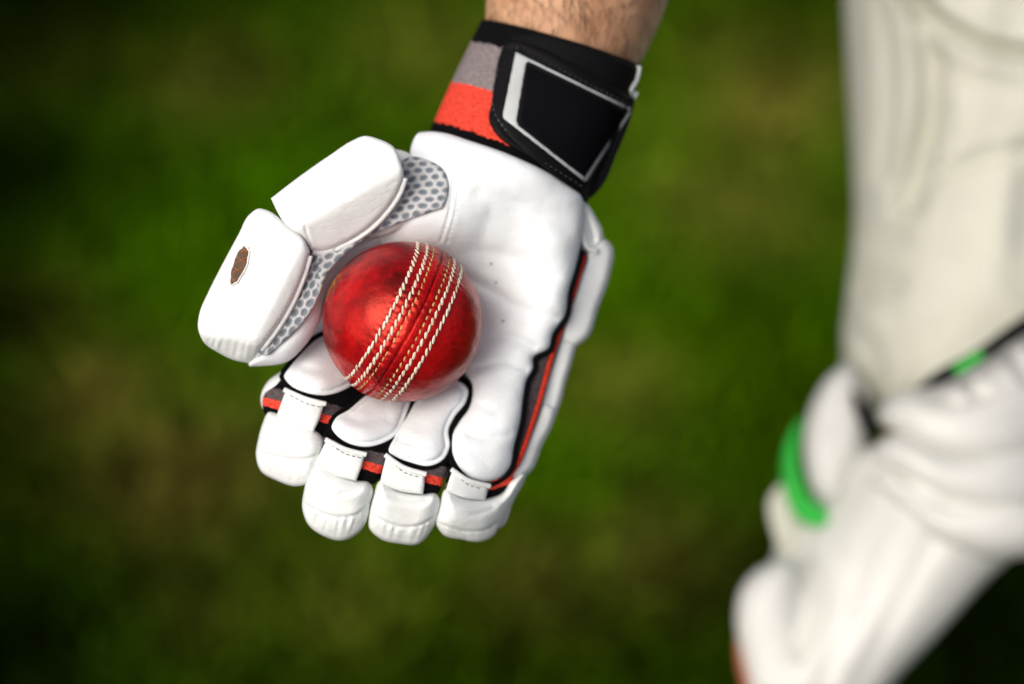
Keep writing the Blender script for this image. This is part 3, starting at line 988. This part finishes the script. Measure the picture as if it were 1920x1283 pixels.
# --- three fingers (the little finger's leather belongs to the palm)
FING = [
    dict(gus=[(494, 742), (520, 718), (575, 664), (620, 640), (700, 690), (690, 735), (650, 765), (622, 800), (596, 820), (545, 800), (498, 780)],
         pad=[(533, 706), (544, 688), (572, 656), (598, 634), (660, 630), (690, 680), (672, 712), (645, 731), (612, 741), (572, 736), (543, 721)],
         red=((510, 760), (605, 787)), tab=[(536, 731, 1), (572, 748), (608, 757, 1), (600, 784), (588, 810, 1), (552, 800), (519, 778, 1), (528, 754)],
         cap=[(503, 772), (530, 778), (565, 796), (592, 806), (606, 822), (604, 850), (596, 880), (582, 904), (556, 912), (520, 902), (488, 882), (480, 856), (484, 824), (494, 790)],
         seam=[(478, 842), (505, 853), (545, 861), (585, 858), (604, 846)], crown=(540, 815), folds=[([(552, 826), (580, 820), (602, 824)], .4, 5, .3), ([(560, 840), (588, 834), (604, 838)], .3, 5, .2)]),
    dict(gus=[(586, 866), (598, 820), (612, 790), (640, 765), (680, 735), (790, 735), (775, 790), (745, 840), (720, 880), (704, 906), (650, 900), (600, 884)],
         pad=[(622, 802), (630, 784), (652, 770), (700, 735), (770, 735), (762, 778), (744, 814), (720, 830), (690, 838), (655, 832), (631, 816)],
         red=((600, 852), (697, 879)), tab=[(613, 824, 1), (645, 842), (684, 852, 1), (678, 876), (668, 902, 1), (628, 892), (592, 870, 1), (602, 846)],
         cap=[(592, 866), (625, 884), (668, 900), (692, 904), (700, 918), (694, 944), (690, 970), (672, 1000), (642, 1014), (608, 1006), (578, 984), (567, 955), (571, 915), (580, 885)],
         seam=[(566, 942), (592, 957), (630, 970), (665, 966), (692, 946)], crown=(636, 915), folds=[([(640, 925), (672, 920), (698, 908)], .35, 5, .3)]),
    dict(gus=[(712, 906), (722, 870), (728, 840), (750, 795), (780, 740), (880, 715), (882, 760), (860, 800), (850, 850), (832, 900), (822, 924), (780, 926), (730, 918)],
         pad=[(730, 848), (740, 820), (762, 784), (790, 740), (860, 715), (877, 730), (874, 752), (852, 782), (841, 806), (843, 838), (832, 861), (804, 874), (772, 868), (743, 857)],
         red=((722, 878), (812, 903)), tab=[(725, 853, 1), (755, 876), (796, 889, 1), (796, 908), (793, 927, 1), (752, 922), (712, 906, 1), (718, 880)],
         cap=[(711, 902), (750, 920), (793, 926), (818, 926), (825, 938), (822, 962), (806, 1000), (786, 1020), (750, 1020), (712, 1010), (692, 990), (692, 965), (700, 930)],
         seam=[(690, 960), (716, 976), (750, 988), (790, 984), (822, 964)], crown=(760, 945), folds=[([(720, 925), (760, 938), (800, 936)], .4, 5, .3)]),
    dict(gus=[(836, 920), (842, 880), (846, 850), (900, 880), (960, 870), (962, 895), (944, 926), (910, 938), (860, 936)], pad=None,
         red=((843, 938), (936, 909)), tab=[(849, 880, 1), (876, 900), (916, 911, 1), (914, 922), (910, 938, 1), (870, 934), (836, 920, 1), (842, 900)],
         cap=[(835, 917), (870, 932), (912, 934), (942, 924), (958, 902), (984, 888), (980, 905), (962, 940), (938, 984), (924, 1006), (900, 1016), (866, 1012), (830, 1002), (818, 984), (824, 950)],
         seam=[(818, 978), (850, 992), (880, 997), (915, 992), (936, 978)], crown=(880, 960), folds=[([(840, 955), (880, 966), (925, 955)], .4, 5, .3)]),
]
for fi, F in enumerate(FING):
    (lx, ly), (rx, ry) = F['red']
    dv = np.array([rx - lx, ry - ly], float)
    dv /= np.linalg.norm(dv)
    nv_ = np.array([-dv[1], dv[0]])
    mid = np.array([(lx + rx) / 2, (ly + ry) / 2])
    st = lambda x, y, nv_=nv_, mid=mid: np.clip(0.57 + ((x - mid[0]) * nv_[0] + (y - mid[1]) * nv_[1]) / 110.0, 0, 1)
    patch('finger_gusset', F['gus'], up_(-1.5), 'gusset_knit', glove, puff=3.5, r=16, back=14, grid=7, attr={'stripe': st}, rough=0.3, seed=fi)
    if F['pad']:
        pd = patch('finger_pad', F['pad'], up_(3.0), 'palm_leather', glove, puff=3.6, r=34, back=6, step=3, grid=3.6, margin=(9, 0.6), rough=0.2, seed=fi + 5,
                   creases=[([(F['pad'][0][0] + 10, F['pad'][0][1] - 30), (F['pad'][0][0] + 60, F['pad'][0][1] - 12), (F['pad'][0][0] + 105, F['pad'][0][1] - 18)], .5, 8, .3)])
        bp = offset(curve(F['pad'], True, 5), -10)
        patch('finger_binding', bp[::2], up_(0.6), 'black_knit', glove, puff=2.2, r=7, back=3, grid=12, raw=True, attr={'stripe': lambda x, y: x * 0 + .2})
    # padded tip: knuckle cushion and gathered end
    cx, cy = F['crown']
    sm = curve(F['seam'], False, 4)

    def tipshape(x, y, d, sm=sm, nv_=nv_, dv=dv, cx=cx, cy=cy, fi=fi):
        a = (x - cx) * nv_[0] + (y - cy) * nv_[1]
        b = (x - cx) * dv[0] + (y - cy) * dv[1]
        sb = (sm[:, 0] - cx) * dv[0] + (sm[:, 1] - cy) * dv[1]
        sa = (sm[:, 0] - cx) * nv_[0] + (sm[:, 1] - cy) * nv_[1]
        o = np.argsort(sb)
        rel = a - np.interp(b, sb[o], sa[o])               # >0 : beyond the seam, in the gathers
        h = -1.2 * (1 / (1 + np.exp(-rel / 2.0))) - 1.3 * np.exp(-(rel / 2.6)**2)
        amt = (1.7, 1.6, 1.2, 0.5)[fi]
        ph = b / 2.7 + 1.8 * vnoise(b, b * 0, 13, fi + 40) + 0.5 * vnoise(b, rel, 20, fi)
        g = np.clip(rel / 6, 0, 1) * np.exp(-np.clip(rel - 4, 0, 99) / 26.0)
        h += amt * g * (0.30 * np.sin(ph) + 0.35 * vnoise(b * 3, rel * 0.3, 12, fi + 60))
        return h
    patch('finger_tip', F['cap'], up_(-1.0), 'guard_leather', glove, puff=9.5, r=36, back=16, rb=40, step=4, grid=3.6, extra=tipshape, creases=F['folds'])
    tb = patch('finger_tab', F['tab'], up_(4.6), 'guard_leather', glove, puff=1.8, r=7, back=3, step=4, grid=6, rough=0.15, seed=fi + 9)
    a0, a1, a2 = F['tab'][0], F['tab'][1], F['tab'][2]
    tube('tab_lip', along([(a0[0] - 3, a0[1]), a1[:2], (a2[0] + 3, a2[1] + 1)], up_(6.6), 0, 3), 1.15, 'guard_leather', tb, 8, flat=0.8)
    dashes('tab_stitching', [(a0[0] + 8, a0[1] + 10), (a1[0], a1[1] + 8), (a2[0] - 6, a2[1] + 7)], up_(6.5), 0, 0.20, 'seam_thread', tb, 7, 4)
# back roll of the first finger peeping out on the left
patch('edge_roll', [(489, 742), (500, 718), (530, 694), (560, 672), (585, 650), (590, 665), (555, 690), (536, 712), (530, 735), (508, 752), (500, 776), (492, 766)], up_(-7), 'guard_leather',
      glove, puff=7, r=16, back=9, grid=6)

# --- thumb
patch('thumb_sheath', [(700, 436), (640, 462), (600, 500), (575, 550), (545, 605), (480, 660), (466, 684), (500, 686), (535, 680), (572, 648), (600, 602), (614, 556), (642, 512), (692, 474),
                       (738, 452), (760, 430), (740, 420)], tps([(700, 450, -24), (640, 500, -16), (600, 580, -8), (540, 640, -2), (480, 675, -2), (600, 500, -10)]), 'palm_leather', glove,
      puff=7, r=30, back=12, rb=30, grid=6, rough=0.2)
patch('thumb_back', [(545, 400), (640, 300), (700, 280), (770, 290), (800, 340), (760, 420), (640, 470), (600, 520), (540, 610), (470, 660), (420, 630), (430, 560), (490, 440)], -10, 'guard_leather', glove,
      puff=3, r=20, back=14, grid=12)


def holes(x, y):
    """hole lattice of the mesh: laid along the strip"""
    x, y = x + 2.6 * vnoise(x, y, 27, 71), y + 2.2 * vnoise(x, y, 23, 72)
    # upper field
    u, v = (x - 760) / 22.5, (y + 0.10 * (x - 760) - 296) / 13.6
    # lower strip, turned to run along the thumb
    a = math.radians(57)
    p, q = (x - 585) * math.cos(a) * -1 + (y - 470) * math.sin(a), (x - 585) * math.sin(a) + (y - 470) * math.cos(a)
    u2, v2 = p / 21.0, q / 12.5
    # middle strip
    b = math.radians(-34)
    p3, q3 = (x - 690) * math.cos(b) + (y - 430) * math.sin(b), -(x - 690) * math.sin(b) + (y - 430) * math.cos(b)
    u3, v3 = p3 / 22.0, q3 / 13.0

    def cell(u, v, ru, rv):
        best = np.full(x.shape, 9.0)
        for du, dv_ in ((0, 0), (0.5, 0.5)):
            a_ = (u - du) - np.round(u - du)
            vv = (v - dv_) / 1.0
            # rows alternate: rows at integer v, odd rows shifted half a cell
            b_ = vv / 2 - np.round(vv / 2)
            best = np.minimum(best, np.sqrt((a_ / ru)**2 + (b_ / rv)**2))
            a2 = (u - du - 0.5) - np.round(u - du - 0.5)
            b2 = (vv - 1) / 2 - np.round((vv - 1) / 2)
            best = np.minimum(best, np.sqrt((a2 / ru)**2 + (b2 / rv)**2)) if du == 0 else best
        return best
    f1 = lambda u, v, ru, rv: np.minimum(
        np.sqrt(((u - np.round(u)) / ru)**2 + ((v / 2 - np.round(v / 2)) * 2 / rv)**2),
        np.sqrt(((u - 0.5 - np.round(u - 0.5)) / ru)**2 + (((v - 1) / 2 - np.round((v - 1) / 2)) * 2 / rv)**2))
    A = f1(u, v, 0.33, 0.36)
    B = f1(u2, v2, 0.40, 0.40)
    Cc = f1(u3, v3, 0.40, 0.36)
    low = (x < 600) & (y > 455)
    mid_ = (~low) & (x - 1.2 * (y - 395) < 700)
    dd = np.where(low, B, np.where(mid_, Cc, A))
    return np.clip(1.5 - dd, 0, 1)


zmesh = tps([(760, 300, -8), (840, 350, -4), (830, 390, -3), (700, 430, -3), (640, 455, 0), (585, 480, 2), (540, 580, 5), (480, 660, 6), (800, 320, -5)])
zmesh_ = zmesh
zmesh = lambda x, y: np.maximum(zmesh_(x, y), np.where(x > 690, zh(x, y) + 7.3, -99))
patch('mesh_gusset', [(752, 300), (770, 294), (800, 300), (832, 320), (841, 348), (838, 372), (830, 391, 1), (790, 404), (745, 420), (700, 440), (668, 461), (638, 486), (614, 514), (601, 548), (586, 580),
                      (558, 616), (524, 648), (498, 667), (484, 662), (490, 635), (520, 580), (560, 500), (575, 460), (640, 430), (700, 380), (740, 330)], zmesh, 'spacer_mesh', glove,
      puff=2.0, r=9, back=2, step=4, grid=2.6, attr={'hole': holes}, extra=lambda x, y, d: -1.0 * holes(x, y))


def crest(p0, p1, k_up, k_dn, w, top):
    p0, p1 = np.array(p0, float), np.array(p1, float)
    tt = (p1 - p0) / np.linalg.norm(p1 - p0)
    nn = np.array([-tt[1], tt[0]])

    def f(x, y, d):
        s = (x - p0[0]) * nn[0] + (y - p0[1]) * nn[1]
        soft = np.sqrt(s * s + w * w) - w
        return top - np.where(s > 0, k_dn, k_up) * soft
    return f


t1c = crest((570, 420), (757, 312), 0.03, 0.17, 9, 12.0)
patch('thumb_guard', [(508, 372, 1), (560, 332), (620, 290), (660, 264), (684, 255), (708, 260), (742, 280), (750, 300), (757, 330), (748, 356), (722, 396), (690, 428), (645, 456), (606, 470), (584, 470, 1),
                      (568, 448), (534, 420)], lambda x, y: t1c(x, y, 0), 'guard_leather', glove, puff=2.6, r=10, back=13, rb=26, step=4, grid=4, rough=0.12,
      creases=[([(750, 336), (738, 342), (728, 350)], .12, 3, .08), ([(572, 425), (578, 445), (585, 466)], .5, 2.5, .2)])
t2a = crest((488, 612), (566, 458), 0.02, 0.18, 9, 13.0)


def zt2b(x, y):
    rel = (y - 628) - 0.12 * (x - 372)
    return t2a(x, y, 0) - 0.34 * (np.sqrt(np.maximum(rel + 4, 0)**2 + 64) - 8)


def t2x(x, y, d):
    rel = (y - 628) - 0.12 * (x - 372)
    g = np.clip(rel / 8, 0, 1)
    s = x * 0.97 + y * 0.2
    gat = 0.22 * np.sin(s / 2.2 + 2 * vnoise(s, s * 0, 15, 8)) + 0.3 * vnoise(s * 2, y * 0.3, 14, 18)
    return 1.6 * g * gat - 0.3 * np.exp(-(rel / 3)**2)


tg2 = patch('thumb_guard', [(486, 391), (500, 394), (540, 424), (572, 452), (581, 472, 1), (572, 505), (552, 556), (520, 612), (492, 650), (472, 682, 1), (440, 676), (410, 662), (382, 642), (371, 614), (374, 588),
                            (392, 545), (420, 490), (448, 438), (468, 402)], zt2b, 'guard_leather', glove, puff=2.6, r=11, back=13, rb=26, step=4, grid=3.6, extra=t2x, rough=0.12)
# piping along the guards
tube('guard_piping', along([(760, 334), (752, 358), (726, 398), (692, 432), (646, 460), (606, 474), (586, 473)], lambda x, y: t1c(x, y, 0), 0, 3), 1.3, 'guard_leather', glove, 8)
tube('guard_piping', along([(582, 480), (573, 510), (553, 560), (522, 615), (492, 655), (470, 684)], zt2b, 0, 3), 1.2, 'guard_leather', glove, 8)
dashes('guard_stitching', [(570, 500), (548, 550), (516, 606), (490, 642)], zt2b, 2.4, 0.16, 'vent_dark', tg2, 5, 4)
# oval window with grille on the guard
a = np.linspace(0, 2 * math.pi, 36, endpoint=False)
tl = math.radians(110)
ex, ey = 41 * np.cos(a), 13.5 * np.sin(a)
wj = 0.94 + 0.05 * np.sin(3 * a + 1) + 0.04 * np.sin(7 * a) + 0.03 * np.sin(11 * a + 2)
ex, ey = ex * wj, ey * wj
ox, oy = 449 + ex * math.cos(tl) - ey * math.sin(tl), 497 + ex * math.sin(tl) + ey * math.cos(tl)


def zt2(x, y):
    x, y = np.asarray(x, float), np.asarray(y, float)
    return zt2b(x, y) + 2.6


win = patch('oval_window', np.stack([ox, oy], 1), lambda x, y: zt2(x, y) - 0.1, 'brown_grille', tg2, puff=0.35, r=4, back=1, grid=6, raw=True)
tube('window_rim', np.column_stack([ox, oy, zt2(ox, oy) + 0.2]), 0.4, 'guard_leather', win, 8, closed=True)
for k in (-3, -1, 1, 3):
    for sgn, tl2 in ((1, math.radians(140)), (-1, math.radians(80))):
        cx, cy = 449 + k * 10 * math.cos(tl), 497 + k * 10 * math.sin(tl)
        ll = 15 * math.sqrt(max(0.0, 1 - (k / 4.1)**2))
        q = np.array([[cx - ll * math.cos(tl2 + 1.3), cy - ll * math.sin(tl2 + 1.3)], [cx, cy], [cx + ll * math.cos(tl2 + 1.3), cy + ll * math.sin(tl2 + 1.3)]])
        tube('grille_bar', np.column_stack([q, zt2(q[:, 0], q[:, 1]) + 0.3]), 0.13, 'copper_line', win, 5)

# ------------------------------------------------------------------ the ball
RB = 36.0
bc = WV(755, 603.5, 0)
ball = empty('cricket_ball', tuple(bc))
tag(ball, 'worn glossy red cricket ball with white stitched seam, resting in the glove', 'ball')
cp = [(0.497, 0.807), (0.36, 0.373), (0.087, -0.193), (-0.12, -0.573), (-0.36, -0.827)]
M = np.array([(u, v, math.sqrt(max(0, 1 - u * u - v * v))) for u, v in cp])
_, _, vt = np.linalg.svd(M)
nl = vt[2]
if nl[0] < 0:
    nl = -nl
tobase = lambda v: v[0] * R3 + v[1] * U3 - v[2] * F3
N3 = tobase(nl)
E1 = tobase(np.cross(nl, [0, 0, 1]) / np.linalg.norm(np.cross(nl, [0, 0, 1])))
E2 = np.cross(N3, E1)
fine = np.arange(-19, 19.01, 0.45)
lat = np.concatenate([np.linspace(-89.5, -20, 34), fine, np.linspace(20, 89.5, 34)])
NT = 540
th = np.linspace(0, 2 * math.pi, NT, endpoint=False)
LA, TH = np.meshgrid(np.radians(lat), th, indexing='ij')
l = LA * RB
ROWS = [(-11.2, 1), (-6.9, 1), (-4.0, 0), (4.0, 0), (6.9, 1), (11.2, 1)]
rad = RB + 0.55 * np.exp(-(l / 11.0)**6)
wig = 0.25 * np.array([float(v) for v in vnoise(th * 40, th * 0 + 3, 9, 50)]) + 0.12 * vnoise(th * 40, th * 0, 2.5, 51)
lc = l - wig[None, :]
rad -= 1.3 * np.exp(-(lc / 0.30)**2)
rad += 0.25 * np.exp(-((np.abs(lc) - 1.6) / 1.4)**2)
NS = 66
for rr, k in ROWS:
    rad -= 0.28 * np.exp(-((l - rr) / 0.7)**2)
    rad += 0.16 * np.cos(TH * NS) * np.exp(-((l - rr) / 1.6)**2)
rad += 0.10 * vnoise(TH * 36, l, 5, 52) + 0.2 * vnoise(TH * 36, l * 0.5, 1.6, 53) * np.exp(-(l / 10)**4)
P = (np.cos(LA) * np.cos(TH))[..., None] * E1 + (np.cos(LA) * np.sin(TH))[..., None] * E2 + np.sin(LA)[..., None] * N3
co = P.reshape(-1, 3) * (rad.reshape(-1, 1) / 1000)
nlat = len(lat)
fa = [[i * NT + k, i * NT + (k + 1) % NT, (i + 1) * NT + (k + 1) % NT, (i + 1) * NT + k] for i in range(nlat - 1) for k in range(NT)]
fa.append([k for k in range(NT)][::-1])
fa.append([(nlat - 1) * NT + k for k in range(NT)])

m, t, bs = new_mat('ball_leather')
n1 = noise(t, 38, 6, 0.65)
r1 = ramp(t, n1.outputs['Fac'], [(0.32, (0.06, 0.001, 0.002)), (0.44, (0.25, 0.003, 0.005)), (0.58, (0.43, 0.006, 0.007))])
n2 = noise(t, 330, 5, 0.7)
r2 = ramp(t, n2.outputs['Fac'], [(0.35, (0.55, 0.5, 0.5)), (0.55, (1, 1, 1))])
mx = nd(t, 'Mix', data_type='RGBA', blend_type='MULTIPLY')
mx.inputs[0].default_value = 0.45
t.links.new(r1.outputs[0], mx.inputs[6])
t.links.new(r2.outputs[0], mx.inputs[7])
# dark hairline cracks in worn areas
tc = nd(t, 'TexCoord')
wrp = noise(t, 120, 3)
mixv = nd(t, 'Mix', data_type='VECTOR')
mixv.inputs[0].default_value = 0.012
t.links.new(tc.outputs['Object'], mixv.inputs[4])
t.links.new(wrp.outputs['Color'], mixv.inputs[5])
vor = nd(t, 'TexVoronoi', feature='DISTANCE_TO_EDGE')
vor.inputs['Scale'].default_value = 115
t.links.new(mixv.outputs[1], vor.inputs['Vector'])
rc = ramp(t, vor.outputs['Distance'], [(0.0, (1, 1, 1)), (0.035, (0, 0, 0))])
nm = noise(t, 55, 3)
rm = ramp(t, nm.outputs['Fac'], [(0.55, (0, 0, 0)), (0.66, (1, 1, 1))])
cm = nd(t, 'Math', operation='MULTIPLY')
t.links.new(rc.outputs[0], cm.inputs[0])
t.links.new(rm.outputs[0], cm.inputs[1])
mx2 = nd(t, 'Mix', data_type='RGBA')
mx2.inputs[7].default_value = (0.035, 0.006, 0.005, 1)
t.links.new(cm.outputs[0], mx2.inputs[0])
t.links.new(mx.outputs[2], mx2.inputs[6])
# worn gold stamping near the far-left side of the ball
gdir = np.array([-0.86, 0.46, 0.16])
gp = (gdir / np.linalg.norm(gdir))
gw = tobase(gp) * RB / 1000
vd = nd(t, 'Vector' + 'Math', operation='DISTANCE')
vd.inputs[1].default_value = tuple(gw)
t.links.new(tc.outputs['Object'], vd.inputs[0])
rg = ramp(t, vd.outputs['Value'], [(0.004, (1, 1, 1)), (0.010, (0, 0, 0))])
ng = noise(t, 520, 4, 0.7)
rg2 = ramp(t, ng.outputs['Fac'], [(0.50, (0, 0, 0)), (0.56, (1, 1, 1))])
gm = nd(t, 'Math', operation='MULTIPLY')
t.links.new(rg.outputs[0], gm.inputs[0])
t.links.new(rg2.outputs[0], gm.inputs[1])
mx3 = nd(t, 'Mix', data_type='RGBA')
mx3.inputs[7].default_value = (0.5, 0.28, 0.06, 1)
t.links.new(gm.outputs[0], mx3.inputs[0])
t.links.new(mx2.outputs[2], mx3.inputs[6])
t.links.new(mx3.outputs[2], bs.inputs['Base Color'])
r5 = ramp(t, n1.outputs['Fac'], [(0.3, (0.34,) * 3), (0.65, (0.22,) * 3)])
t.links.new(r5.outputs[0], bs.inputs['Roughness'])
bs.inputs['Coat Weight'].default_value = 0.0
bs.inputs['IOR'].default_value = 1.6
bs.inputs['Specular IOR Level'].default_value = 1.0
bs.inputs['Specular Tint'].default_value = (1.0, 0.13, 0.09, 1)
bs.inputs['Coat Roughness'].default_value = 0.18
b1 = bump(t, bs, n2.outputs['Fac'], 0.25, 0.0005)
b2 = bump(t, bs, cm.outputs[0], -0.6, 0.0006, b1)
n6 = noise(t, 90, 3)
bump(t, bs, n6.outputs['Fac'], 0.35, 0.0018, b2)

me = bpy.data.meshes.new('ball_cover')
me.from_pydata([tuple(c) for c in co], [], fa)
me.polygons.foreach_set('use_smooth', [True] * len(me.polygons))
me.materials.append(MATS['ball_leather'])
bo = bpy.data.objects.new('ball_cover', me)
COL.objects.link(bo)
bo.parent = ball


def stitch_mesh(name, L, w, h, mat):
    vs_, fs = [], []
    prof = [(-1.0, 0.25), (-0.6, 0.85), (0.0, 1.0), (0.6, 0.85), (1.0, 0.25)]
    for s, rr in prof:
        for k in range(6):
            a_ = k * math.pi / 3
            vs_.append((s * L / 2, rr * w / 2 * math.cos(a_), rr * h / 2 * math.sin(a_) - 0.16 * h * s * s))
    for i in range(4):
        for k in range(6):
            fs.append([i * 6 + k, i * 6 + (k + 1) % 6, (i + 1) * 6 + (k + 1) % 6, (i + 1) * 6 + k])
    fs += [list(range(6))[::-1], [24 + k for k in range(6)]]
    me_ = bpy.data.meshes.new(name)
    me_.from_pydata([(a_ / 1000, b_ / 1000, c_ / 1000) for a_, b_, c_ in vs_], [], fs)
    me_.polygons.foreach_set('use_smooth', [True] * len(me_.polygons))
    me_.materials.append(MATS[mat])
    return me_


thick = stitch_mesh('stitch_thick', 4.1, 1.45, 0.7, 'thread_white')
thin = stitch_mesh('stitch_thin', 2.7, 1.05, 0.65, 'thread_yellow')
hid_v, hid_f = [], []
for rr, k in ROWS:
    for i in range(NS):
        an = 2 * math.pi * (i + (0.5 if rr > 0 else 0) + random.uniform(-.08, .08)) / NS
        la = (rr + random.uniform(-.12, .12)) / RB
        rw = (RB + (0.42 if k else 0.30)) / 1000
        pn = math.cos(la) * (math.cos(an) * E1 + math.sin(an) * E2) + math.sin(la) * N3
        tn = -math.sin(an) * E1 + math.cos(an) * E2
        bn = np.cross(pn, tn)
        tilt = math.radians((21 if k else 12) * (1 if rr < 0 else 1) + random.uniform(-8, 8))
        xa = math.cos(tilt) * tn + math.sin(tilt) * bn
        ya = np.cross(pn, xa)
        mt = Matrix(((xa[0], ya[0], pn[0], pn[0] * rw), (xa[1], ya[1], pn[1], pn[1] * rw), (xa[2], ya[2], pn[2], pn[2] * rw), (0, 0, 0, 1)))
        sc_ = random.uniform(0.9, 1.08)
        mt = mt @ Matrix.Diagonal((sc_, random.uniform(.78, 1.12), random.uniform(.8, 1.1), 1))
        base = thick if k else thin
        if -float(pn.dot(F3)) > -0.05:
            o = bpy.data.objects.new('stitch', base)
            o.matrix_local = mt
            o.parent = ball
            COL.objects.link(o)
        else:
            b0 = len(hid_v)
            hid_v += [mt @ v.co for v in base.vertices]
            hid_f += [[b0 + q for q in p.vertices] for p in base.polygons]
me = bpy.data.meshes.new('stitches_behind')
me.from_pydata([tuple(v) for v in hid_v], [], hid_f)
me.polygons.foreach_set('use_smooth', [True] * len(me.polygons))
me.materials.append(MATS['thread_white'])
o = bpy.data.objects.new('seam_stitching', me)
o.parent = ball
o['kind'] = 'stuff'
COL.objects.link(o)
